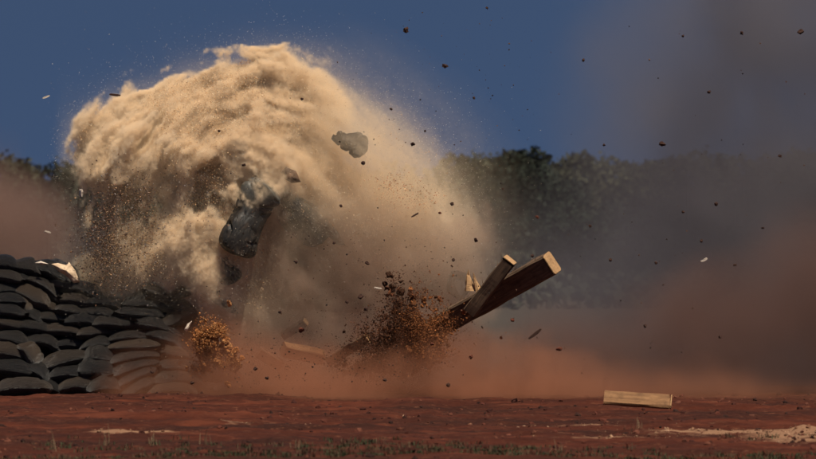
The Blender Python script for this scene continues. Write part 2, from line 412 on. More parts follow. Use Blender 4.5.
# ------------------------------------------------------------------ sandbag wall
def bag_mesh(seed, droop=.10, pinch=.0):
    r = np.random.default_rng(seed); nu, nw = 37, 23
    u = np.sin(np.linspace(-1, 1, nu) * math.pi / 2); wv = np.sin(np.linspace(-1, 1, nw) * math.pi / 2)
    U, W = np.meshgrid(u, wv, indexing='ij')
    th = np.clip((1 - np.abs(U) ** 2.6) * (1 - np.abs(W) ** 2.05), 0, 1) ** .52
    of = r.uniform(0, 60, 3)
    def sheet(sgn):
        lump = 1 + .36 * fbm(U * 1.0 + of[0], W * 1.0 + of[1], U * 0 + sgn + of[2], 1.4, 2)
        cn = vnoise(U * 2.3 + of[2] + .5 * W, W * 1.1 + of[0], U * 0 + sgn * 4); lump = lump - .42 * np.exp(-(cn / .08) ** 2) * (.45 + np.abs(U) ** 2)
        fold = .17 * np.sin(W * 8 + of[0] + 2.0 * fbm(U + of[1], W, U * 0, 2., 2)) * np.abs(U) ** 4 * th ** .4
        fold2 = .08 * fbm(U * 1.2 + of[2], W * 3 + of[0], U * 0 + sgn * 3, 2.2, 3)
        z = sgn * th * lump * (.92 if sgn > 0 else .9) + fold + fold2 * th
        z = z - droop * U ** 2 + .05 * vnoise(U * 1.1 + of[1], W * 0, U * 0)
        x = U * (1 - .10 * W ** 2 * (np.abs(U) > .5)) * (1 + .04 * vnoise(W * 2.2 + of[0], U * 0 + sgn, U * 0))
        y = W * (1 - .16 * np.abs(U) ** 3 - pinch * np.abs(U) ** 5)
        return np.stack([x, y, z], -1)
    T, Bt = sheet(1), sheet(-1)
    Bt[0, :] = T[0, :]; Bt[-1, :] = T[-1, :]; Bt[:, 0] = T[:, 0]; Bt[:, -1] = T[:, -1]
    i = np.arange(nu * nw).reshape(nu, nw); j = i + nu * nw
    ft = np.stack([i[:-1, :-1], i[1:, :-1], i[1:, 1:], i[:-1, 1:]], -1).reshape(-1, 4)
    fb = np.stack([j[:-1, :-1], j[:-1, 1:], j[1:, 1:], j[1:, :-1]], -1).reshape(-1, 4)
    me = mesh_np('bag', np.concatenate([T.reshape(-1, 3), Bt.reshape(-1, 3)]), np.concatenate([ft, fb]), True)
    bm = bmesh.new(); bm.from_mesh(me); bmesh.ops.remove_doubles(bm, verts=bm.verts, dist=1e-4); bm.to_mesh(me); bm.free()
    for p in me.polygons: p.use_smooth = True
    me.materials.append(M_BAG)
    return me
def torn_bag_mesh(seed, bend=.35, empty=.5):
    """half-empty sack: pillow with deep lengthwise creases, a bend in the middle and a frayed open mouth"""
    r = np.random.default_rng(seed); nu, nw = 57, 41
    u = np.linspace(-1, 1, nu); wv = np.sin(np.linspace(-1, 1, nw) * math.pi / 2)
    U, W = np.meshgrid(u, wv, indexing='ij'); of = r.uniform(0, 60, 3)
    fill = 1 - empty * sstep(-.2, .9, U)                    # empties towards the mouth
    th = np.clip((1 - np.abs(np.minimum(U, .75)) ** 7.0) * (1 - np.abs(W) ** 2.6), 0, 1) ** .5 * fill + .05
    def sheet(sg):
        n1 = vnoise(U * 1.1 + of[0] + .5 * W, W * .8 + of[1], U * 0 + sg * 2); n2_ = vnoise(U * 1.5 + of[2] - .8 * W, W * 1.2 + of[0], U * 0 + sg * 5)
        cr = -.5 * np.exp(-(n1 / .06) ** 2) - .34 * np.exp(-(n2_ / .07) ** 2) + .28 * n1 + .15 * np.abs(n2_)      # smooth panels parted by creases
        drape = .26 * fbm(U * .7 + of[2], W * .9, U * 0 + 7, 1.2, 2)
        z = sg * th * (1 + cr) + drape + bend * np.sin(U * 2.4 + seed) * .6
        x = U + (.20 * vnoise(W * 3.1 + of[0], U * 0, U * 0 + 2) + .08 * vnoise(W * 11, U * 0 + seed, U * 0)) * (U > .6)
        y = W * (1 - .22 * sstep(.1, 1, np.abs(U)) + .12 * vnoise(U * 1.6 + of[1], U * 0, U * 0)) + .22 * bend * U ** 2
        return np.stack([x, y, z], -1)
    T, Bt = sheet(1), sheet(-1)
    Bt[0, :] = T[0, :]; Bt[:, 0] = T[:, 0]; Bt[:, -1] = T[:, -1]
    i = np.arange(nu * nw).reshape(nu, nw); j = i + nu * nw
    ft = np.stack([i[:-1, :-1], i[1:, :-1], i[1:, 1:], i[:-1, 1:]], -1).reshape(-1, 4)
    fb = np.stack([j[:-1, :-1], j[:-1, 1:], j[1:, 1:], j[1:, :-1]], -1).reshape(-1, 4)
    me = mesh_np('torn_sack', np.concatenate([T.reshape(-1, 3), Bt.reshape(-1, 3)]), np.concatenate([ft, fb]), True)
    bm = bmesh.new(); bm.from_mesh(me); bmesh.ops.remove_doubles(bm, verts=bm.verts, dist=1e-4); bm.to_mesh(me); bm.free()
    for p in me.polygons: p.use_smooth = True
    me.materials.append(M_BAG)
    return me
def hem_mesh(seed):
    """the flat sewn mouth that sticks out of one end of a bag"""
    r = np.random.default_rng(seed); n = 9; rows = []
    for k, (x, wd) in enumerate(((.90, .74), (1.03, .62), (1.13, .70))):
        for s in np.linspace(-1, 1, n):
            rows.append((x + r.uniform(-.02, .02), s * wd, -.09 + .14 * math.sin(s * 7 + seed) * (k + .4) * .5))
    i = np.arange(3 * n).reshape(3, n)
    f = np.stack([i[:-1, :-1], i[1:, :-1], i[1:, 1:], i[:-1, 1:]], -1).reshape(-1, 4)
    a = np.array(rows); b = a + (0, 0, -.07)
    me = mesh_np('hem', np.concatenate([a, b]), np.concatenate([f, f[:, ::-1] + 3 * n]), True); me.materials.append(M_BAG)
    return me
BAGS = [bag_mesh(100 + k, d, p) for k, (d, p) in enumerate(((.25, .1), (.45, .0), (.55, .2), (.35, .3), (.12, .1), (.4, .15), (.5, .05)))]
HEMS = [hem_mesh(k) for k in range(3)]
def sandbag(px, py, wpx, hpx, tilt, y, label, group, yaw=0, depth=.165, var=None, name='sandbag', hem=True, roll=0):
    s = mpp(y); me = BAGS[rnd.randrange(len(BAGS)) if var is None else var]
    o = link(name, me); o.location = P(px, py, y)
    o.scale = (wpx * s / 2 * 1.16, depth, hpx * s / 2 * 1.32)
    o.rotation_euler = (R(roll), R(tilt), R(yaw))
    if rnd.random() < .5: o.rotation_euler.z += math.pi; o.rotation_euler.y = -o.rotation_euler.y; o.rotation_euler.x = -o.rotation_euler.x
    tag(o, label, 'sandbag', group)
    if hem: link('hem', HEMS[rnd.randrange(3)], None, o)
    return o
LEFT = [
 [(2, 264, 32, 15, 5), (25, 267, 32, 15, 8), (57, 274, 48, 17, 24)],
 [(4, 276, 36, 13, 8), (27, 281, 28, 14, 28), (44, 285, 32, 12, 32), (62, 286, 30, 13, 14), (84, 290, 38, 14, 20)],
 [(4, 289, 38, 14, 3), (33, 296, 36, 18, 25), (57, 299, 34, 13, 28), (78, 301, 34, 13, 15), (104, 303, 40, 12, 10)],
 [(6, 300, 36, 13, -3), (24, 304, 28, 15, 38), (50, 308, 38, 13, 20), (74, 312, 36, 12, 15), (98, 313, 42, 13, 6)],
 [(6, 311, 36, 14, 5), (31, 315, 36, 14, 24), (56, 319, 40, 12, 12), (84, 321, 38, 12, 5), (109, 323, 30, 12, 0)],
 [(8, 324, 38, 15, 8), (32, 327, 36, 14, 8), (62, 330, 44, 12, 4), (95, 332, 40, 13, -2)],
 [(12, 338, 38, 16, 10), (43, 341, 38, 15, 10), (70, 344, 34, 13, 2), (97, 343, 34, 14, -8)],
 [(6, 352, 40, 18, 5), (31, 354, 28, 17, 50), (70, 358, 56, 16, -12), (99, 355, 30, 20, -5)],
 [(10, 368, 44, 18, 4), (39, 371, 32, 18, 30), (66, 373, 36, 16, -5), (97, 370, 36, 20, 5)],
 [(46, 385, 34, 16, 8), (77, 384, 40, 18, -5), (104, 385, 32, 18, 0)],
]
RIGHT = [
 [(139, 298, 36, 12, -25), (163, 296, 42, 14, 22)],
 [(151, 305, 52, 14, 8), (180, 307, 36, 14, 32), (201, 304, 36, 15, 14)],
 [(141, 314, 46, 13, 4), (176, 319, 40, 14, -22), (200, 318, 32, 15, -6)],
 [(130, 325, 42, 12, 5), (160, 328, 52, 15, 18), (193, 333, 40, 16, 8)],
 [(134, 336, 48, 13, 2), (171, 341, 50, 16, 26), (205, 348, 36, 16, 0)],
 [(134, 346, 48, 13, -3), (178, 354, 46, 15, 14), (207, 363, 36, 16, 4)],
 [(134, 356, 48, 13, -9), (181, 367, 44, 15, 5), (206, 378, 36, 15, 0)],
 [(134, 366, 46, 13, -16), (176, 379, 46, 15, 0)],
 [(134, 376, 44, 13, -23), (172, 390, 44, 13, 0), (206, 390, 34, 13, 0)],
 [(136, 387, 40, 13, -28)],
]
ORD = ['top', 'second', 'third', 'fourth', 'fifth', 'sixth', 'seventh', 'eighth', 'ninth', 'bottom']
NUM = ['first', 'second', 'third', 'fourth', 'fifth']
for part, rows, wallname in (('left', LEFT, 'left'), ('right', RIGHT, 'right')):
    for ri, row in enumerate(rows):
        for bi, (px, py, wp, hp, tl) in enumerate(row):
            if part == 'left':
                y = .30 - ri * .062 + rnd.uniform(-.05, .05) - .12 * abs(px - 60) / 60
                yaw = rnd.uniform(-14, 14) + 6
            else:
                y = .12 - ri * .05 + rnd.uniform(-.05, .05) + .45 * max(0, (px - 165) / 45) ** 2
                yaw = rnd.uniform(-10, 10) + 12
            where = NUM[bi] + ' from the left' if len(row) > 1 else 'alone'
            lab = f'dark sandbag in the {ORD[ri]} course of the wall\'s {wallname} part, {where}'
            sandbag(px, py, wp, hp, tl, y, lab, f'sandbags of the {wallname} wall part', yaw, hem=(rnd.random() < .55))
for k_, (px_, py_, w_, h_, t_, y_) in enumerate(((226, 374, 34, 15, 12, .15), (232, 389, 36, 14, 4, .0), (222, 357, 30, 15, 22, .3))):
    sandbag(px_, py_, w_, h_, t_, y_, ('slumped sandbag right behind the orange sand burst, middle of three', 'slumped sandbag lying lowest behind the orange sand burst', 'slumped sandbag highest of the three behind the orange burst')[k_], 'sandbags of the right wall part', 8)
sandbag(20, 387, 56, 17, -7, -.48, 'flat dusty grey sandbag slumped on the ground before the wall\'s left end', 'sandbags of the left wall part', -8, .26, 1)
sandbag(185, 291, 38, 12, -20, .12, 'grey sandbag on top of the right part, its tip pointing up right', 'sandbags of the right wall part', 5, .2, 3)
sandbag(64, 270, 34, 14, 20, .55, 'dark sandbag in the back layer, behind the torn cream bag', 'sandbags of the left wall part', 0, .24, 0)
# torn cream bag on the crest: crumpled sheet with thickness
def crumpled(name, pts, y, mat, label, cat, group=None, thick=.02, seed=1, amp=.05, parent=None):
    """outline (photo pixels) filled as a crumpled sheet, bulging towards the camera"""
    from mathutils.geometry import tessellate_polygon
    c = np.array(pts, float); ctr = c.mean(0); rings = 5; n = len(c) * 4
    cc = np.concatenate([np.linspace(c[i], c[(i + 1) % len(c)], 4, endpoint=False) for i in range(len(c))])
    v = []; fc = []
    for k in range(rings):
        t = 1 - k / rings
        for q in range(n):
            p = ctr + (cc[q] - ctr) * t; w_ = P(p[0], p[1], y)
            dz = (1 - t) ** .7 * .5 * thick * 6 + amp * mnoise.noise(Vector((p[0] * .14, p[1] * .14, seed)))
            v.append((w_.x, w_.y - dz, w_.z))
    v.append(tuple(P(ctr[0], ctr[1], y - thick * 3))); cidx = len(v) - 1
    bm = bmesh.new(); bv = [bm.verts.new(p) for p in v]
    for k in range(rings - 1):
        for q in range(n):
            bm.faces.new((bv[k * n + q], bv[k * n + (q + 1) % n], bv[(k + 1) * n + (q + 1) % n], bv[(k + 1) * n + q]))
    for q in range(n): bm.faces.new((bv[(rings - 1) * n + q], bv[(rings - 1) * n + (q + 1) % n], bv[cidx]))
    bmesh.ops.recalc_face_normals(bm, faces=bm.faces)
    bmesh.ops.solidify(bm, geom=bm.faces[:], thickness=thick)
    me = bpy.data.meshes.new(name); org = P(ctr[0], ctr[1], y)
    bmesh.ops.translate(bm, verts=bm.verts, vec=-org); bm.to_mesh(me); bm.free()
    for p in me.polygons: p.use_smooth = True
    o = link(name, me, mat, parent); o.location = org
    if label: tag(o, label, cat, group)
    return o
crumpled('torn_bag', [(51, 264), (58, 263), (66, 265), (69, 262), (75, 270), (80, 282), (74, 283), (66, 276), (58, 271)], .02, M_CREAM, 'torn cream bag flap spilling pale sand on the wall crest', 'bag', thick=.03)
crumpled('torn_bag', [(34, 263), (41, 261), (49, 264), (43, 265)], .0, M_PALE, 'small white torn bag scrap on the wall crest, left of the cream flap', 'bag', thick=.01, seed=4)
crumpled('torn_bag', [(184, 330), (187, 324), (192, 321), (190, 326), (187, 332)], -.42, M_PALE, 'pale curled bag corner sticking up left of the orange sand burst', 'bag', thick=.012, seed=9)
# white drawstrings
def string(pts, y, label, r=.006):
    cu = bpy.data.curves.new('drawstring', 'CURVE'); cu.dimensions = '3D'; cu.bevel_depth = r; cu.bevel_resolution = 1
    sp = cu.splines.new('NURBS'); sp.points.add(len(pts) - 1); sp.use_endpoint_u = True; sp.order_u = 3
    org = P(*pts[0], y)
    for k, p in enumerate(pts):
        q = P(*p, y) - org; sp.points[k].co = (q.x, q.y + rnd.uniform(-.02, .02), q.z, 1)
    o = bpy.data.objects.new('drawstring', cu); col.objects.link(o); o.location = org; cu.materials.append(M_PALE)
    me = bpy.data.meshes.new_from_object(o.evaluated_get(bpy.context.evaluated_depsgraph_get())); bpy.data.objects.remove(o)
    if not me.materials: me.materials.append(M_PALE)
    return tag(link('drawstring', me), label, 'string', 'bag strings on the wall')
string([(74, 391), (74, 385), (77, 380), (82, 378)], -.78, 'white string loop at the foot of the wall\'s left part')
string([(38, 356), (45, 351), (54, 347)], -.6, 'pale slanting string in the dark gap low on the left part')
string([(62, 373), (64, 369), (65, 373), (63, 376)], -.74, 'short white string dangling above the loop at the wall foot')
# packed earth behind the bags
def build_bank():
    prof = [(-60, 268), (0, 272), (40, 274), (80, 296), (110, 312), (150, 304), (190, 306), (215, 330), (225, 392)]
    xs = np.linspace(-60, 225, 60); top = np.interp(xs, [p[0] for p in prof], [p[1] for p in prof])
    ys = [.30, .36, .5, .8, 1.2, 1.5]; fac = [0, 1, 1, .95, .7, 0]
    v = []
    for i, (px, tp) in enumerate(zip(xs, top)):
        for y, f in zip(ys, fac):
            p = P(px, tp, .4); yy = y + (.28 * max(0, (px - 165) / 45) ** 2 if px > 165 else 0)
            v.append((p.x, yy, max(0, p.z) * f + .05 * mnoise.noise(Vector((px * .06, y * 3, f)))))
    n = len(ys); i = np.arange(len(xs) * n).reshape(len(xs), n)
    f = np.stack([i[:-1, :-1], i[:-1, 1:], i[1:, 1:], i[1:, :-1]], -1).reshape(-1, 4)
    tag(link('earth_bank', mesh_np('earth_bank', np.array(v), f[:, ::-1]), M_CLOD), 'bank of packed dark earth behind the sandbags', kind='structure')
build_bank()

# thin pole behind the wall
bm = bmesh.new(); bmesh.ops.create_cone(bm, cap_ends=True, segments=10, radius1=.035, radius2=.028, depth=2.0, matrix=Matrix.Translation((0, 0, 1.0)))
bmesh.ops.create_cone(bm, cap_ends=True, segments=10, radius1=.045, radius2=.03, depth=.05, matrix=Matrix.Translation((0, 0, 2.0)))
me = bpy.data.meshes.new('pole'); bm.to_mesh(me); bm.free()
o = link('pole', me, M_POLE); p = P(49, 270, 6); o.location = (p.x, 6, 0); o.scale = (1, 1, P(49, 214, 6).z / 2.02)
tag(o, 'thin dark upright pole behind the left end of the sandbag wall', 'pole')

# ------------------------------------------------------------------ timbers
def timber(name, a, b, hh, dd, roll, label, cat, mat=M_TIMBER, endmat=M_END, seed=1, splinter=0.0, jag=False, group=None):
    """squared timber from a to b, bevelled, a little uneven; cut ends are their own parts"""
    d = b - a; L = d.length; r = random.Random(seed)
    x = d.normalized(); up = Vector((0, 0, 1)); yv = up.cross(x).normalized(); zv = x.cross(yv)
    rot = Matrix((x, yv, zv)).transposed() @ Matrix.Rotation(R(roll), 3, 'X')
    e = link(name, None); e.location = a; e.rotation_euler = rot.to_euler(); tag(e, label, cat, group)
    bm = bmesh.new(); ns = 14; ring = []
    prof = []
    bv = .08
    for sy, sz in ((1, 1), (-1, 1), (-1, -1), (1, -1)):
        pts = [(sy * (dd / 2), sz * (hh / 2 - bv * hh)), (sy * (dd / 2 - bv * hh), sz * (hh / 2))]
        prof += pts if sy * sz > 0 else pts[::-1]
    for k in range(ns + 1):
        t = k / ns; ring.append([])
        for q, (py_, pz_) in enumerate(prof):
            n_ = mnoise.noise(Vector((t * L * 5, q * .9, seed))) * .022
            xx = t * L
            if k == ns: xx -= r.uniform(0, .03)
            if jag and k == 0: xx += r.uniform(-.02, .22) * L * .25
            ring[-1].append(bm.verts.new((xx, py_ * (1 + n_ * 4), pz_ * (1 + n_ * 4))))
    for k in range(ns):
        for q in range(8): bm.faces.new((ring[k][q], ring[k + 1][q], ring[k + 1][(q + 1) % 8], ring[k][(q + 1) % 8]))
    bm.faces.new(ring[0][::-1]) if True else None
    bmesh.ops.recalc_face_normals(bm, faces=bm.faces)
    me = bpy.data.meshes.new('shaft'); bm.to_mesh(me); bm.free(); link('shaft', me, mat, e)
    bm = bmesh.new()
    f1 = [bm.verts.new((L - .004, p[0] * .985, p[1] * .985)) for p in prof]; f2 = [bm.verts.new((L + .006, p[0] * .96 + r.uniform(-.004, .004), p[1] * .96 + r.uniform(-.004, .004))) for p in prof]
    for q in range(8): bm.faces.new((f1[q], f1[(q + 1) % 8], f2[(q + 1) % 8], f2[q]))
    bm.faces.new(f2); bmesh.ops.recalc_face_normals(bm, faces=bm.faces)
    me = bpy.data.meshes.new('cut_end'); bm.to_mesh(me); bm.free(); link('cut_end', me, endmat, e)
    # splinters standing off the edges
    for k in range(int(splinter)):
        bm = bmesh.new(); l = r.uniform(.04, .13); t = r.uniform(.35, .98) * L
        v = [bm.verts.new(p) for p in ((0, 0, 0), (.012, .004, 0), (.004, .012, 0), (l * .9, r.uniform(-.02, .02), l * .5))]
        for f in ((0, 1, 2), (0, 1, 3), (1, 2, 3), (2, 0, 3)): bm.faces.new([v[q] for q in f])
        bmesh.ops.recalc_face_normals(bm, faces=bm.faces)
        me = bpy.data.meshes.new('splinter'); bm.to_mesh(me); bm.free(); s = link('splinter', me, M_FRESH, e)
        s.location = (t, r.uniform(-.3, .3) * dd, hh * .49); s.rotation_euler = (0, 0, r.uniform(-.6, .6))
    return e
yb = -1.3
timber('timber_beam', P(392, 352, .0), P(552, 263, yb - .15), .255, .17, 24, 'long heavy squared timber thrown up slanting out of the dust', 'timber', seed=3, splinter=14)
timber('timber_post', P(470, 312, yb + .1), P(510, 260, yb - .15), .15, .13, 18, 'shorter brown post leaning steeply beside the long heavy timber', 'timber', seed=5, splinter=6)
timber('timber_offcut', P(604, 397.5, -6.6), P(671, 402.0, -6.65), .165, .05, -38, 'short sawn board flying just above the track on the right', 'timber', mat=M_FRESH, seed=8)
timber('timber_offcut', P(283, 349, -.1), P(322, 357, .1), .14, .14, 30, 'tan wood block half hidden in dust right of the orange burst', 'timber', mat=M_FRESH, seed=9)
timber('timber_offcut', P(258, 352, -.1), P(281, 366, .0), .12, .12, 20, 'small wood chunk in dust left of the tan wood block', 'timber', mat=M_TIMBER, seed=10)
timber('timber_offcut', P(328, 362, -.3), P(368, 338, -.5), .11, .10, 15, 'dark broken timber end in the dust left of the dark earth spray', 'timber', seed=14, splinter=5)
timber('timber_offcut', P(345, 371, -.55), P(382, 366, -.7), .07, .09, 25, 'thin dark plank piece lying in the dust under the earth spray', 'timber', seed=15, splinter=3)
timber('timber_offcut', P(283, 336, .25), P(306, 322, .15), .08, .10, 25, 'short dark wood piece tumbling above the tan wood block', 'timber', seed=16, splinter=4)
# broken stubs with pale splintered tips left of the post
def stub(px, py, hpx, wpx, y, label, seed, lean=0):
    r = random.Random(seed); s = mpp(y); bm = bmesh.new(); n = 8; rows = []
    for k in range(5):
        t = k / 4; rad = wpx * s / 2 * (1 - .93 * t ** 1.2)
        rows.append([bm.verts.new((math.cos(q / n * 6.283) * rad * r.uniform(.7, 1.2) + lean * t * hpx * s, math.sin(q / n * 6.283) * rad * r.uniform(.7, 1.2), t * hpx * s * (1 if k < 4 else r.uniform(.8, 1.15)))) for q in range(n)])
    for k in range(4):
        for q in range(n): bm.faces.new((rows[k][q], rows[k][(q + 1) % n], rows[k + 1][(q + 1) % n], rows[k + 1][q]))
    bm.faces.new(rows[0][::-1]); bm.faces.new(rows[4]); me = bpy.data.meshes.new('splinter'); bm.to_mesh(me); bm.free()
    o = link('wood_splinter', me, M_END); o.location = P(px, py + hpx / 2, y); tag(o, label, 'splinter', 'splintered stubs beside the post')
stub(470, 281, 20, 11, yb + .1, 'pale splintered stub, left of the pair beside the post', 2, -.1)
stub(481, 286, 22, 10, yb + .05, 'pale splintered stub, right of the pair beside the post', 3, -.35)
sandbag(462, 284, 22, 16, -35, .75, 'dim torn sandbag behind the pale splintered stubs', 'sandbags flung through the air', 30, .14, 2, hem=False).data = torn_bag_mesh(8, .5, .6)

# ------------------------------------------------------------------ flung sandbags
BASE = len(BAGS); BAGS += [torn_bag_mesh(k, b, e) for k, b, e in ((1, .06, .10), (2, .4, .4), (3, .25, .35), (9, .35, .45), (5, .4, .5))]
for k in (0, 2, 4): BAGS[BASE + k].materials.clear(); BAGS[BASE + k].materials.append(M_BAGBLACK)
BAGS[BASE + 1].materials.clear(); BAGS[BASE + 1].materials.append(M_BAGGREY)  # upper half of the folded black bag: sunlight painted in as lighter grey
FL = 'sandbags flung through the air'
def flung(px, py, wpx, hpx, tilt, y, lab, yaw=0, depth=.14, var=0, roll=0):
    return sandbag(px, py, wpx, hpx, tilt, y, lab, FL, yaw, depth, var, hem=False, roll=roll)
flung(245, 230, 46, 27, -68, -.40, 'black sandbag hanging upright in the sand cloud, lower half of the folded pair', 15, .15, BASE)
flung(258, 200, 34, 24, -46, -.38, 'crumpled sandbag in the cloud, painted sunlit grey, folded over the upright black one', -20, .14, BASE + 1)
flung(298, 213, 66, 24, 56, .07, 'blurred dark sandbag in the cloud, right of the folded pair', 10, .15, BASE + 2)
flung(351, 143, 28, 17, 32, .03, 'crumpled grey green sandbag flying highest, near the top right of the cloud', 25, .12, BASE + 3)
flung(228, 272, 22, 14, 62, -.22, 'small dark torn sandbag piece below the folded pair', 0, .1, BASE + 4)
crumpled('torn_bag', [(281, 172), (286, 167), (296, 171), (301, 182), (292, 183), (284, 179)], -.35, M_SCRAP, 'brown crumpled bag scrap above the blurred dark sandbag', 'bag', thick=.03, seed=12, amp=.1)

crumpled('torn_bag', [(318, 222), (326, 218), (338, 232), (346, 246), (336, 244), (326, 234)], .12, M_BAGBLACK, 'dark torn bag strip below right of the blurred dark sandbag', 'bag', thick=.02, seed=22, amp=.12)
crumpled('torn_bag', [(205, 292), (213, 288), (226, 296), (238, 310), (230, 313), (216, 304)], -.15, M_BAGGREY, 'grey torn bag arching over the right end of the wall', 'bag', thick=.025, seed=23, amp=.12)

# ------------------------------------------------------------------ flying clods and chips (individual)
CLODS = [(406, 30, 5, 6, 0), (445, 66, 6, 4, 0), (413, 144, 4, 4, 0), (363, 163, 4, 4, 0), (662, 144, 7, 5, 0), (800, 32, 6, 4, 0), (244, 165, 4, 3, 0),
 (302, 99, 3, 3, 0), (474, 98, 2.5, 3, 0), (391, 109, 3, 2.5, 0), (425, 131, 2, 3, 0), (583, 60, 2.6, 3, 0), (683, 36, 2.5, 2.5, 0), (709, 92, 4, 3, 0), (742, 33, 3, 4, 0),
 (716, 204, 3.5, 4, 0), (683, 212, 3, 3, 0), (701, 241, 2.6, 3, 0), (780, 156, 4, 3, 0), (452, 204, 4, 4, 0), (476, 240, 3, 5, 0), (537, 217, 4, 3, 1), (367, 263, 5, 4, 0), (360, 297, 5.5, 4, 0),
 (366, 309, 4, 4, 0), (347, 302, 4, 3, 0), (440, 213, 3, 2.5, 1), (559, 349, 6, 4, 1), (301, 330, 6, 5, 1), (453, 260, 3, 3, 0), (487, 8, 3, 2.5, 0), (656, 263, 3, 3, 0), (763, 228, 3, 2, 0), (590, 226, 3, 3, 0),
 (604, 145, 2.6, 2.6, 0), (532, 256, 3, 3, 0), (280, 312, 3.5, 3, 0), (334, 243, 3, 3, 0), (341, 206, 3, 3, 0), (296, 262, 3, 3, 0), (432, 344, 4, 3, 1), (512, 320, 4, 3, 1), (471, 357, 4, 4, 1), (645, 326, 3, 4, 0),
 (720, 337, 3, 3, 0), (787, 410, 5, 5, 0), (192, 383, 4, 3, 0), (255, 369, 4, 3, 0), (267, 378, 4, 3, 0), (152, 372, 4, 3, 0), (385, 380, 4, 3, 0), (448, 385, 4, 4, 0), (219, 131, 3, 3, 0), (610, 260, 3, 3, 0), (735, 265, 4, 3, 0)]
HUNDRED = [lump_mesh(60 + k, 2, .45) for k in range(6)]
for m in HUNDRED:
    m.materials.append(M_CLOD)
HRED = [m.copy() for m in HUNDRED]
for m in HRED:
    m.materials.clear(); m.materials.append(M_REDCLOD)
NEAR = [((0, 0, 590, 60), 'against the blue sky'), ((590, 0, 816, 160), 'against the smoky right sky'), ((420, 60, 590, 160), 'against the blue sky right of the cloud'), ((200, 60, 420, 200), 'before the bright upper sand cloud'),
        ((420, 160, 600, 300), 'in the haze around the timber tips'), ((600, 160, 816, 420), 'in the dark smoke on the right'), ((200, 200, 420, 340), 'before the brown middle of the blast'), ((0, 300, 816, 459), 'over the red ground dust')]
def region(px, py):
    for (a, b, c, d), n in NEAR:
        if a <= px < c and b <= py < d: return n
    return 'before the left part of the cloud'
for k, (px, py, wp, hp, red) in enumerate(CLODS):
    rg_ = region(px, py); same = sorted([c for c in CLODS if region(c[0], c[1]) == rg_])
    idx = same.index((px, py, wp, hp, red))
    big = max(same, key=lambda c: c[2] * c[3]) == (px, py, wp, hp, red)
    ords = ['leftmost', 'second from left', 'third from left', 'fourth from left', 'fifth from left', 'sixth from left', 'seventh from left', 'eighth from left', 'ninth from left', 'tenth from left', 'eleventh from left', 'twelfth from left', 'thirteenth from left', 'fourteenth from left']
    pos = 'only one' if len(same) == 1 else ('rightmost' if idx == len(same) - 1 else ords[idx])
    y = rnd.uniform(-2.4, -1.7) if py < 300 else rnd.uniform(-3.2, -2.2)
    s = mpp(y); o = link('earth_clod', (HRED if red else HUNDRED)[k % 6]); o.location = P(px, py, y)
    o.scale = (wp * s / 2, (wp + hp) * s / 4, hp * s / 2); o.rotation_euler = (rnd.uniform(-.4, .4), rnd.uniform(-.5, .5), rnd.uniform(-.4, .4))
    tag(o, f'{"largest " if big and len(same) > 1 else ""}{"reddish" if red else "dark"} clod flying {rg_}, {pos}', 'clod', 'clods flying from the blast')
def chip(name, px, py, lpx, wpx, ang, y, mat, label):
    bm = bmesh.new(); bmesh.ops.create_cube(bm, size=1); bmesh.ops.subdivide_edges(bm, edges=bm.edges[:], cuts=2, use_grid_fill=True)
    for v in bm.verts:
        v.co.z *= 1 - .5 * abs(v.co.x * 2) ** 2; v.co += Vector((0, 0, .25 * v.co.x ** 2)) + Vector([mnoise.noise(v.co * 3 + Vector((px, q * 9, 0))) * .12 for q in range(3)])
    me = bpy.data.meshes.new(name); bm.to_mesh(me); bm.free(); s = mpp(y)
    o = link(name, me, mat); o.location = P(px, py, y); o.scale = (lpx * s, wpx * s * 1.2, wpx * s); o.rotation_euler = (0, R(ang), R(15)); tag(o, label, 'chip', 'chips and slivers flying from the blast')
chip('wood_sliver', 115, 95, 11, 2.4, 6, -2, M_CLOD, 'dark flat sliver in the sky above left of the sand cloud')
chip('wood_chip', 46, 97, 7, 1.8, -22, -2, M_PALE, 'small white sliver in the blue sky at far left')
chip('wood_chip', 704, 260, 7, 2.2, -25, -2, M_PALE, 'bright pale chip glinting in the dark smoke on the right')
chip('wood_sliver', 81, 193, 2, 8, 0, -2, M_PALE, 'thin pinkish upright sliver left of the sand cloud')
chip('wood_sliver', 535, 334, 15, 3, -38, -2.2, M_CLOD, 'dark stick flying below the tip of the long timber')
chip('wood_chip', 378, 288, 7, 2, 4, -2.2, M_PALE, 'tiny pale sliver before the brown middle of the blast')
chip('wood_sliver', 415, 57 + 158, 8, 1.6, -30, -2, M_CLOD, 'thin dark sliver in the haze right of the cloud')
chip('wood_chip', 48, 232, 6, 1.8, 20, -.2, M_PALE, 'pale sliver beside the thin pole')

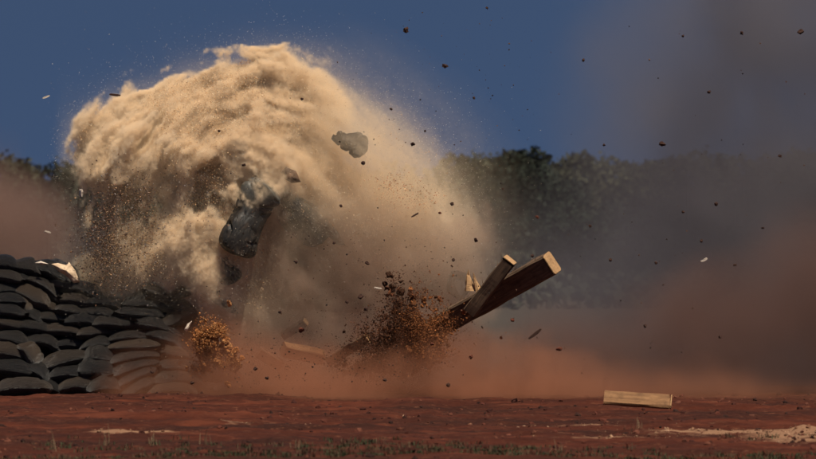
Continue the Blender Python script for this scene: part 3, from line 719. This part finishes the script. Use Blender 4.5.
# ------------------------------------------------------------------ dust and sand clouds (volumes on a voxel grid)
def make_volume(name, lo, hi, vox, func, mat, label, cat):
    lo = np.array(lo, float); n = np.round((np.array(hi) - lo) / vox).astype(int); hi = lo + n * vox
    ax = [(lo[i] + (np.arange(n[i]) + .5) * vox).astype(np.float32) for i in range(3)]
    X, Y, Z = [a.ravel() for a in np.meshgrid(*ax, indexing='ij')]
    d = func(X, Y, Z).astype(np.float32)
    edge = np.ones_like(d)
    for a, l_, h_ in ((X, lo[0], hi[0]), (Y, lo[1], hi[1]), (Z, -9, hi[2])):
        edge *= np.clip((a - l_ - vox) / (4 * vox), 0, 1) * np.clip((h_ - vox - a) / (4 * vox), 0, 1)
    d *= edge
    me = bpy.data.meshes.new(name); me.vertices.add(len(d))
    me.vertices.foreach_set('co', np.stack([X, Y, Z], 1).ravel())
    at = me.attributes.new('d', 'FLOAT', 'POINT'); at.data.foreach_set('value', d)
    o = link(name, me); tag(o, label, cat, kind='stuff')
    g = bpy.data.node_groups.new(name, 'GeometryNodeTree')
    g.interface.new_socket('Geometry', in_out='INPUT', socket_type='NodeSocketGeometry'); g.interface.new_socket('Geometry', in_out='OUTPUT', socket_type='NodeSocketGeometry')
    N, L = g.nodes.new, g.links.new
    gi, go, vc, si = N('NodeGroupInput'), N('NodeGroupOutput'), N('GeometryNodeVolumeCube'), N('GeometryNodeSampleIndex')
    si.data_type = 'FLOAT'; si.domain = 'POINT'; si.clamp = True
    na = N('GeometryNodeInputNamedAttribute'); na.data_type = 'FLOAT'; na.inputs[0].default_value = 'd'
    L(gi.outputs[0], si.inputs['Geometry']); L(na.outputs[0], si.inputs['Value'])
    pos = N('GeometryNodeInputPosition')
    v1 = N('ShaderNodeVectorMath'); v1.operation = 'SUBTRACT'; L(pos.outputs[0], v1.inputs[0]); v1.inputs[1].default_value = lo
    v2 = N('ShaderNodeVectorMath'); v2.operation = 'SCALE'; L(v1.outputs[0], v2.inputs[0]); v2.inputs['Scale'].default_value = 1 / vox
    v3 = N('ShaderNodeVectorMath'); v3.operation = 'FLOOR'; L(v2.outputs[0], v3.inputs[0])
    v4 = N('ShaderNodeVectorMath'); v4.operation = 'DOT_PRODUCT'; L(v3.outputs[0], v4.inputs[0]); v4.inputs[1].default_value = (n[1] * n[2], n[2], 1)
    L(v4.outputs['Value'], si.inputs['Index']); L(si.outputs[0], vc.inputs['Density'])
    vc.inputs['Min'].default_value = lo + vox * .5; vc.inputs['Max'].default_value = hi - vox * .5
    for k, i in zip(('Resolution X', 'Resolution Y', 'Resolution Z'), range(3)): vc.inputs[k].default_value = int(n[i])
    sm = N('GeometryNodeSetMaterial'); sm.inputs['Material'].default_value = mat
    L(vc.outputs[0], sm.inputs[0]); L(sm.outputs[0], go.inputs[0])
    md = o.modifiers.new('voxels', 'NODES'); md.node_group = g
    return o
def lobes(X, Y, Z, bl, k=6.0):
    """smooth union of ellipsoids given in photo pixels: (px, py, rx, ry, depth_m, y)"""
    acc = np.zeros(X.shape, np.float32)
    for px, py, rx, ry, dm, y in bl:
        c = P(px, py, y); s = mpp(y); ex, ez = rx * s, ry * s
        q = np.sqrt(((X - c.x) / ex) ** 2 + ((Y - y) / dm) ** 2 + ((Z - c.z) / ez) ** 2)
        acc += np.exp(np.clip((1 - q) * min(ex, ez, dm) * k, -30, 30))
    return np.log(acc + 1e-9) / k
SAND_LOBES = [
 (282, 114, 54, 50, .65, .6), (234, 124, 56, 42, .6, .6), (186, 136, 50, 36, .55, .65), (138, 150, 34, 28, .42, .75), (104, 154, 22, 20, .28, .9), (334, 160, 64, 58, .7, .6), (374, 186, 64, 58, .7, .6), (262, 160, 80, 40, .7, .55), (200, 156, 54, 22, .5, .7),
 (196, 244, 46, 34, .45, .25), (150, 262, 36, 26, .4, .55), (118, 276, 28, 22, .35, .8), (226, 264, 34, 40, .45, .2), (160, 290, 60, 30, .45, .9), (240, 300, 26, 30, .35, .3), (408, 226, 56, 52, .6, .6), (330, 195, 50, 30, .5, .4)]
SC = P(268, 235, .5)                                    # middle of the blast: the sand streams round it in arcs
def sand_density(X, Y, Z):
    f = lobes(X, Y, Z, SAND_LOBES)
    out = np.zeros(X.shape, np.float32); m = f > -.85
    x, y, z, f = X[m], Y[m], Z[m], f[m]
    wx = .16 * fbm(x, y, z, 1.3, 2); wz = .16 * fbm(x + 31, y, z + 17, 1.3, 2)
    right = sstep(-2.05, -.65, x + 1.6 * wx + .38 * np.minimum(2.3 - z, 1.1))   # soft sheared spray on the right and low down, clotted sand on the upper left
    b = fbm(x + wx, y, z + wz, 1.7, 5, .56, True)        # billows
    r = np.sqrt((x - SC.x) ** 2 + (z - SC.z) ** 2 + .6 * (y - .5) ** 2) + .5 * wx + .12 * fbm(x + 5, y, z, 3.0, 2)
    th = math.pi / 2 - np.arctan2(x - SC.x, z - SC.z) + .5 * wz      # seam points straight down, under the cloud
    arc = fbm(r * 1.2, y * .8, th * .36, 3.6, 1, .6) * .45 + fbm(r * 1.2 + 3, y * .8 + 4, th * .40, 6.5, 1) * .30 + fbm(r * 1.2 + 9, y * .8 + 1, th * .45, 12., 1) * .30 + fbm(r * 1.2 + 2, y * .8 + 6, th * .5, 19., 1) * .18 + .25 * fbm(x, y, z, 7., 3, .6)     # streaks along the arcs
    hi_ = sstep(1.55, 2.15, z); arc = arc * hi_ + (1 - hi_) * (.35 * fbm(x * .8 + z * .5, y, z * .8 - x * .9, 2.6, 4, .6))
    a = x * .62 - z * .78; c2 = x * .78 + z * .62         # streaks falling to the lower right
    st = .5 * fbm(a * .24, y * 1.1, c2 * 1.15 + wx * .5, 2.4, 4, .6) + .8 * arc
    f2 = f + (1 - right) * (.11 * b + .34 * arc + .03) + right * (.46 * st + .12 * b + .06)
    soft = .18 + .70 * right
    d = np.clip(f2 / soft, 0, 1) ** (1.35 + .75 * right)
    core = 34 - 27.5 * right
    clot = fbm(x + 3 * wx, y, z + 3 * wz, 4.0, 5, .66) * (.2 + .9 * sstep(-.25, .3, fbm(x + 7, y, z + 9, 1.1, 2)))
    d *= core * np.clip(1 + (1 - right) * (.75 * clot + 2.6 * arc) + right * (1.5 * st + .3 * clot), .05, 3)
    g = np.random.default_rng(4).normal(size=x.shape).astype(np.float32)
    d *= np.exp(np.clip(g * (.8 - .35 * right), -2.2, 1.6)) * .8
    halo = np.exp(np.clip(f, -3, 0) / (.10 + .12 * right)) * (.55 * right + .9 * (1 - right)) * np.clip(.6 + 1.4 * st + .5 * g, 0, 3) * (f > -.8)
    out[m] = d + halo
    return out
EARTH_LOBES = [(305, 235, 72, 56, .7, .45), (350, 262, 72, 62, .75, .5), (290, 325, 90, 50, .6, .3), (400, 280, 66, 66, .7, .6), (455, 260, 50, 60, .7, .9), (270, 290, 40, 50, .5, .3)]
def earth_density(X, Y, Z):
    f = lobes(X, Y, Z, EARTH_LOBES, 5)
    w_ = .2 * fbm(X, Y, Z, 1.1, 2)
    a = X * .62 - Z * .78; c2 = X * .78 + Z * .62
    st = fbm(a * .35 + w_, Y, c2 + w_, 2.0, 5, .6); n = fbm(X + w_, Y, Z + w_, 3.2, 4, .62)
    return np.clip((f + .34 * st + .16 * n + .02) / .75, 0, 1) ** 1.6 * 6.0 * np.clip(1 + .9 * st + .7 * n, .1, 3)
V_EARTH = mat_vol('earth_dust', (.58, .415, .31), -.1)
make_volume('earth_cloud', (-2.6, -.75, .05), (1.9, 1.9, 2.75), .034, earth_density, V_EARTH, 'brown streaked earth dust filling the lower right of the blast', 'dust')
V_SAND = mat_vol('sand_dust', (.97, .79, .565), -.35)
make_volume('sand_cloud', (-4.1, -.7, .05), (1.75, 1.9, 4.5), .0235, sand_density, V_SAND, 'towering tan cloud of blasted sand in the middle', 'sand cloud')
print('sand', time.time() - T0)

RED_LOBES = [(330, 394, 130, 22, .8, -1.2), (255, 388, 56, 26, .5, -.9), (290, 362, 60, 24, .4, -.5), (245, 352, 26, 22, .25, -.7), (165, 397, 56, 10, .3, -.9), (196, 384, 36, 18, .2, -.75), (430, 392, 100, 28, .8, -1.2), (380, 360, 70, 28, .6, -.1), (530, 392, 110, 28, .8, -1.0), (450, 350, 70, 34, .6, .1), (412, 338, 34, 32, .22, -.75), (213, 350, 18, 22, .14, -1.22), (600, 402, 60, 10, .6, -1.2), (720, 406, 110, 9, .6, -1.6), (860, 408, 110, 9, .6, -1.6)]
def red_density(X, Y, Z):
    f = lobes(X, Y, Z, RED_LOBES, 5)
    w_ = fbm(X, Y, Z, .9, 2)
    n = fbm(X + .3 * w_, Y, Z * 1.3, 1.2, 4, .55)
    n3 = fbm(X + .5 * w_, Y, Z * 1.2, 2.6, 4, .6, True)
    lvl = np.clip((f + .34 * n + .13 * n3) / .55, 0, 1) ** 1.4
    return lvl * 2.4 * (.45 + .55 * sstep(-2.9, -1.6, X)) * (.35 + .65 * sstep(3.6, .9, X + .9 * n)) * np.clip(1 + .9 * fbm(X * .8, Y, Z, 3.0, 4, .6), .1, 3) * (.55 + .45 * sstep(1.4, .1, Z))
V_RED = mat_vol('red_dust', (.44, .195, .112), -.1)
make_volume('red_ground_dust', (-3.6, -2.9, .0), (6.2, 1.0, 1.5), .048, red_density, V_RED, 'low rolling red earth dust hugging the ground around the blast', 'dust')

def smoke_density(X, Y, Z):
    d = CAM_D + 6.; px = 408 + X / d * FPX; py = HOR - (Z - CAM_H) / d * FPX
    n = fbm(X, Y, Z, .30, 5, .55); n2 = fbm(X + 40, Y, Z, .9, 4, .55)
    bw = fbm(X + .8 * n + 11, Y, Z + .8 * n2, .75, 4, .55, True)
    left = 560 - 25 * np.sin(py / 70.) + 90 * n - 70 * sstep(150, 330, py)
    body = sstep(0, 130, px - left) * (.6 + .5 * n2 + .25 * n)
    low = sstep(150, 285, py) * sstep(380, 500, px) * (.7 + .5 * n2)
    lowl = sstep(160, 300, py) * sstep(150, 60, px) * (.7 + .5 * n2)
    return np.clip(body * (.40 + .06 * sstep(60, 330, py)) * (1 + .7 * sstep(620, 790, px + 60 * n)) * np.clip(.75 + 1.1 * n2 + .8 * bw, .08, 2.6) + low * (.10 + .20 * sstep(600, 700, px)) + lowl * .10, 0, 1)
V_SMOKE = mat_vol('grey_smoke', (.262, .238, .255), 0.)
make_volume('grey_smoke', (-6.5, 3.0, .0), (9.5, 9.0, 6.4), .12, smoke_density, V_SMOKE, 'thin grey brown smoke drifting over the right half', 'smoke')
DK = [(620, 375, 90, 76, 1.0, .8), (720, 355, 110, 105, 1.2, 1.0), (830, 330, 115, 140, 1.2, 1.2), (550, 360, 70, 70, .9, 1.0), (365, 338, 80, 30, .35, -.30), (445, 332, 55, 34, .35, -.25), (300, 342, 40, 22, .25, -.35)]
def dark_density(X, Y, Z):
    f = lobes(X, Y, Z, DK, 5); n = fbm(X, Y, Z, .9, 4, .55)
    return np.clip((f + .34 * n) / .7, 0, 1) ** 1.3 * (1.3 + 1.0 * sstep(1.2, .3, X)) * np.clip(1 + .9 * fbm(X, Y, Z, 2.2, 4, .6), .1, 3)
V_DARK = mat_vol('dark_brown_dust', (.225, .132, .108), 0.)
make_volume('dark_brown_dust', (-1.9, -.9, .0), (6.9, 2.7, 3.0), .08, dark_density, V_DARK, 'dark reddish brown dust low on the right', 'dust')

LB = [(0, 225, 52, 66, 1.2, 3), (-40, 220, 80, 90, 1.4, 3.2), (20, 260, 40, 40, 1.0, 2.8), (30, 220, 26, 40, .8, 2.8)]
def left_density(X, Y, Z):
    f = lobes(X, Y, Z, LB, 5); n = fbm(X, Y, Z, 1.0, 4, .55)
    return np.clip((f + .40 * n) / .9, 0, 1) ** 1.5 * 2.4
V_LEFT = mat_vol('brown_dust', (.35, .225, .18), 0.)
make_volume('brown_dust', (-7.5, 1.6, .0), (-3.6, 4.6, 3.6), .07, left_density, V_LEFT, 'brown dust drifting behind the left end of the wall', 'dust')
print('volumes', time.time() - T0)

# ------------------------------------------------------------------ grains, spray and bursts
def tints(n, cols, rg, jit=.25):
    c = np.array(cols)[rg.integers(0, len(cols), n)]
    return np.clip(c * rg.uniform(1 - jit, 1 + jit, (n, 1)), 0, 1)
SANDC = [(.66, .48, .29), (.58, .37, .19), (.74, .58, .38), (.52, .28, .12)]
DARKC = [(.10, .05, .03), (.05, .03, .025), (.16, .08, .045), (.32, .19, .10), (.20, .16, .14)]
ORANGEC = [(.62, .25, .075), (.52, .19, .05), (.70, .32, .11), (.40, .14, .04)]
def region_pts(rg, n, bl, ymin, ymax, sharp=1.0):
    """random points inside ellipses in the picture plane, spread in depth"""
    k = rg.integers(0, len(bl), n); B = np.array(bl, float)[k]
    r = rg.uniform(0, 1, n) ** (sharp * .5); a = rg.uniform(0, 6.283, n)
    px = B[:, 0] + np.cos(a) * r * B[:, 2]; py = B[:, 1] + np.sin(a) * r * B[:, 3]
    y = rg.uniform(ymin, ymax, n); d = CAM_D + y
    return np.stack([(px - 408) / FPX * d, y, CAM_H + (HOR - py) / FPX * d], -1)
def burst_pts(rg, n, bl, ymid, ysd):
    k = rg.integers(0, len(bl), n); B = np.array(bl, float)[k]
    px = rg.normal(B[:, 0], B[:, 2]); py = rg.normal(B[:, 1], B[:, 3]); y = rg.normal(ymid, ysd, n); d = CAM_D + y
    return np.stack([(px - 408) / FPX * d, y, CAM_H + (HOR - py) / FPX * d], -1)
def clumpy(pts, rg, f, keep, off=0.):
    v = fbm(pts[:, 0] + off, pts[:, 1], pts[:, 2], f, 3, .6)
    return pts[v > np.quantile(v, 1 - keep)]
def grains(name, pts, smin, smax, cols, rg, label, cat='sand', shapes=(TETRA, OCTA), jit=.25, pw=2.0):
    n = len(pts); sz = smin + (smax - smin) * rg.uniform(0, 1, n) ** pw
    me = scatter_mesh(name, pts, sz, tints(n, cols, rg, jit), list(shapes), rg)
    return tag(link(name, me, M_GRAIN), label, cat, kind='stuff')
rg = np.random.default_rng(33)
# spray thrown out of the cloud's edge: sampled round the lobes
def shell_pts(n, lo, hi, outw):
    p = np.stack([rg.uniform(-4.1, 1.6, n), rg.uniform(-1.1, 1.1, n), rg.uniform(.3, 4.5, n)], -1).astype(np.float32)
    f = lobes(p[:, 0], p[:, 1], p[:, 2], SAND_LOBES)
    pr = np.where(f > lo, np.exp(-np.clip(-f, 0, 9) / outw), 0) * (f < hi)
    return p[rg.uniform(0, 1, n) < pr]
sp = shell_pts(260000, -1.2, .02, .16)
grains('sand_spray', sp, .0014, .0042, [(.72, .62, .48), (.66, .54, .38), (.8, .72, .6)], rg, 'fine pale sand grains sprayed out around the cloud')
gp = clumpy(shell_pts(1300000, -.08, .24, .2), rg, 2.3, .42); gp = gp[(rg.uniform(0, 1, len(gp)) > sstep(-2.0, -.9, gp[:, 0]) * .88) & (gp[:, 1] < .8)]
grains('sand_grit', gp[:150000], .0022, .0075, SANDC + [(.34, .19, .09)], rg, 'coarse tan sand grit clotted on the face of the cloud')
vp = clumpy(burst_pts(rg, 34000, [(118, 225, 20, 28), (150, 198, 28, 14), (104, 250, 12, 22), (195, 212, 26, 18), (140, 250, 26, 20)], .3, .35), rg, 2.2, .55)
grains('earth_grit', vp, .0025, .012, DARKC, rg, 'dark and tan grit hanging in the shaded hollow left of the cloud', 'grit')
BIGL = [lump_arrays(80 + k, 3) for k in range(4)]
def jets(n, js, ymid, ysd):
    """points along jets (x0, y0, x1, y1, spread_px), thinning and widening outwards"""
    w_ = np.array([math.hypot(a[2] - a[0], a[3] - a[1]) * a[4] ** .5 for a in js]); k = rg.choice(len(js), n, p=w_ / w_.sum()); B = np.array(js, float)[k]
    t = rg.beta(1.5, 1.5, n) * 1.12; sp = B[:, 4] * (.45 + .75 * t)
    px = B[:, 0] + (B[:, 2] - B[:, 0]) * t + rg.standard_t(4, n) * sp * .7; py = B[:, 1] + (B[:, 3] - B[:, 1]) * t + rg.standard_t(4, n) * sp * .7
    y = ymid + rg.normal(0, ysd, n); d = CAM_D + y
    return np.stack([(px - 408) / FPX * d, y, CAM_H + (HOR - py) / FPX * d], -1)
def burst(name, js, ymid, ysd, n, nl, cols, lsz, label, cat):
    """thrown soil: jets of grains with wet lumps among them"""
    p = clumpy(jets(n, js, ymid, ysd), rg, 5., .62); q = clumpy(jets(nl * 2, js, ymid + .04, ysd * .6), rg, 4., .5)
    me = scatter_mesh(name, p, .0016 + .012 * rg.uniform(0, 1, len(p)) ** 4, tints(len(p), cols, rg), [TETRA, OCTA], rg)
    me2 = scatter_mesh(name, q, lsz * (.18 + rg.uniform(0, 1, len(q)) ** 3), tints(len(q), cols, rg), BIGL, rg)
    bm = bmesh.new(); bm.from_mesh(me); bm.from_mesh(me2); bm.to_mesh(me); bm.free(); bpy.data.meshes.remove(me2)
    return tag(link(name, me, M_SOIL), label, cat, kind='stuff')
burst('orange_sand_burst', [(206, 372, 198, 340, 3.5), (200, 350, 204, 326, 4), (205, 345, 214, 325, 4), (212, 332, 224, 334, 3.5), (222, 334, 233, 356, 3), (212, 350, 206, 336, 5), (218, 366, 234, 362, 4), (205, 366, 192, 368, 3), (214, 362, 214, 345, 6), (230, 350, 236, 366, 3)], -1.35, .08, 34000, 560, [(.60, .26, .09), (.52, .205, .065), (.66, .32, .125), (.40, .15, .05)], .036, 'bright orange sand bursting out at the right end of the wall', 'sand')
burst('earth_burst', [(402, 378, 396, 285, 6), (398, 370, 384, 318, 8), (396, 372, 366, 330, 8), (390, 372, 350, 352, 8), (404, 374, 412, 300, 8), (400, 362, 402, 318, 12), (396, 366, 375, 345, 12), (385, 368, 335, 362, 6)], -.85, .18, 42000, 520, [(.09, .042, .024), (.13, .054, .029), (.19, .072, .034), (.07, .034, .021)], .036, 'spray of dark earth lumps left of the slanting timber', 'earth')
burst('orange_earth_burst', [(410, 372, 418, 300, 8), (412, 368, 436, 308, 9), (414, 366, 446, 330, 8), (408, 350, 420, 320, 13), (416, 362, 440, 352, 8)], -.95, .18, 34000, 520, [(.34, .12, .04), (.26, .095, .034), (.16, .065, .03), (.42, .165, .06)], .034, 'rusty orange earth lumps in the right half of the dark spray', 'earth')
rp = burst_pts(rg, 650, [(405, 192, 16, 8), (392, 182, 10, 6), (418, 200, 12, 8)], -.5, .2)
grains('orange_grit', rp, .003, .009, [(.55, .24, .10), (.40, .18, .09), (.62, .36, .18)], rg, 'scatter of orange grit on the right flank of the cloud', 'grit')
fp = np.concatenate([region_pts(rg, 420, [(600, 130, 220, 130), (420, 120, 140, 110), (560, 300, 200, 90)], -2.4, -1.2), region_pts(rg, 1500, [(350, 300, 150, 80), (300, 360, 160, 30)], -2.4, -1.5)])
grains('debris_specks', fp, .003, .013, [(.03, .02, .016), (.07, .035, .022), (.10, .05, .03)], rg, 'tiny dark specks of earth flying all around the blast', 'grit', pw=3.0)

# ------------------------------------------------------------------ clods, stones and grass on the track
def ground_scatter(n, ylo, yhi, xr=6.5):
    y = rg.uniform(ylo, yhi, n); x = rg.uniform(-xr, xr, n)
    return np.stack([x, y, ground_h(x, y) + .004], -1)
gpts = ground_scatter(13000, -19.5, .3)
v = fbm(gpts[:, 0] * .5, gpts[:, 1] * 1.6, gpts[:, 2] * 0, 1.0, 3); gpts = gpts[v > -.05]
sz = .0035 + .034 * rg.uniform(0, 1, len(gpts)) ** 8
me = scatter_mesh('clods', gpts, sz, tints(len(gpts), [(.04, .012, .008), (.07, .02, .012), (.10, .034, .02), (.025, .01, .007)], rg), LUMPS, rg)
tag(link('loose_clods', me, M_GRAIN), 'loose red clods and stones strewn over the dirt track', 'clods', kind='stuff')
pl = []
for px, py, rx, ry, s in PALES:
    c = PG(px, py); n = int(420 * rx * ry * s); x = rg.normal(c.x, rx * .55, n); y = rg.normal(c.y, ry * .5, n); pl.append(np.stack([x, y, ground_h(x, y) + .006], -1))
pl = np.concatenate(pl)
me = scatter_mesh('pale', pl, .005 + .020 * rg.uniform(0, 1, len(pl)) ** 5, tints(len(pl), [(.20, .105, .06), (.14, .062, .034), (.26, .15, .09), (.07, .024, .013)], rg), LUMPS, rg)
tag(link('pale_stones', me, M_GRAIN), 'pale sandy stones scattered on the right of the track', 'stones', kind='stuff')
def build_grass():
    V, F, Tn = [], [], []
    clumps = []
    for k in range(1000):
        y = -18.9 + 4.8 * rg.uniform(0, 1) ** 1.9; x = rg.uniform(-5.0, 5.0)
        if float(vnoise(np.array([x * .9]), np.array([y * .8]), np.array([4.]))[0]) < -.1 and y > -18: continue
        clumps.append((x, y, rg.uniform(.015, .05), rg.integers(10, 26), False))
    for px, py, h in ((50, 449, .17), (53, 451, .13), (105, 446, .16), (640, 436, .14), (634, 438, .1), (152, 447, .12), (205, 446, .12), (388, 455, .1), (560, 452, .1), (298, 453, .09)):
        p = PG(px, py); clumps.append((p.x, p.y, h, 7, True))
    for x, y, h, nb, dry in clumps:
        z = gz(x, y); green = rg.uniform() < .6 and not dry
        for b in range(nb):
            a = rg.uniform(0, 6.28); lean = rg.uniform(.1, .9) * (.5 if dry else 1.); hh = h * rg.uniform(.5, 1.2); ww = .0035 if not dry else .003
            bx, by = x + rg.normal(0, .03), y + rg.normal(0, .03)
            dx, dy = math.cos(a) * lean * hh, math.sin(a) * lean * hh; sx, sy = -math.sin(a) * ww, math.cos(a) * ww
            i = len(V)
            V += [(bx - sx, by - sy, z), (bx + sx, by + sy, z), (bx + sx * .7 + dx * .4, by + sy * .7 + dy * .4, z + hh * .65), (bx - sx * .7 + dx * .4, by - sy * .7 + dy * .4, z + hh * .65), (bx + dx + sx * .1, by + dy + sy * .1, z + hh), (bx + dx, by + dy, z + hh)]
            F += [(i, i + 1, i + 2, i + 3), (i + 3, i + 2, i + 4, i + 5)]
            c = np.array((.036, .042, .020) if green else ((.15, .10, .058) if dry else (.07, .045, .026))) * rg.uniform(.7, 1.35)
            Tn += [(*c, 1)] * 6
    tag(link('grass', mesh_np('grass', np.array(V), np.array(F), False, {'tint': np.array(Tn)}), M_GRASS), 'sparse dusty grass tufts and dry stalks along the near edge', 'grass', kind='stuff')
build_grass()
print('script', time.time() - T0)
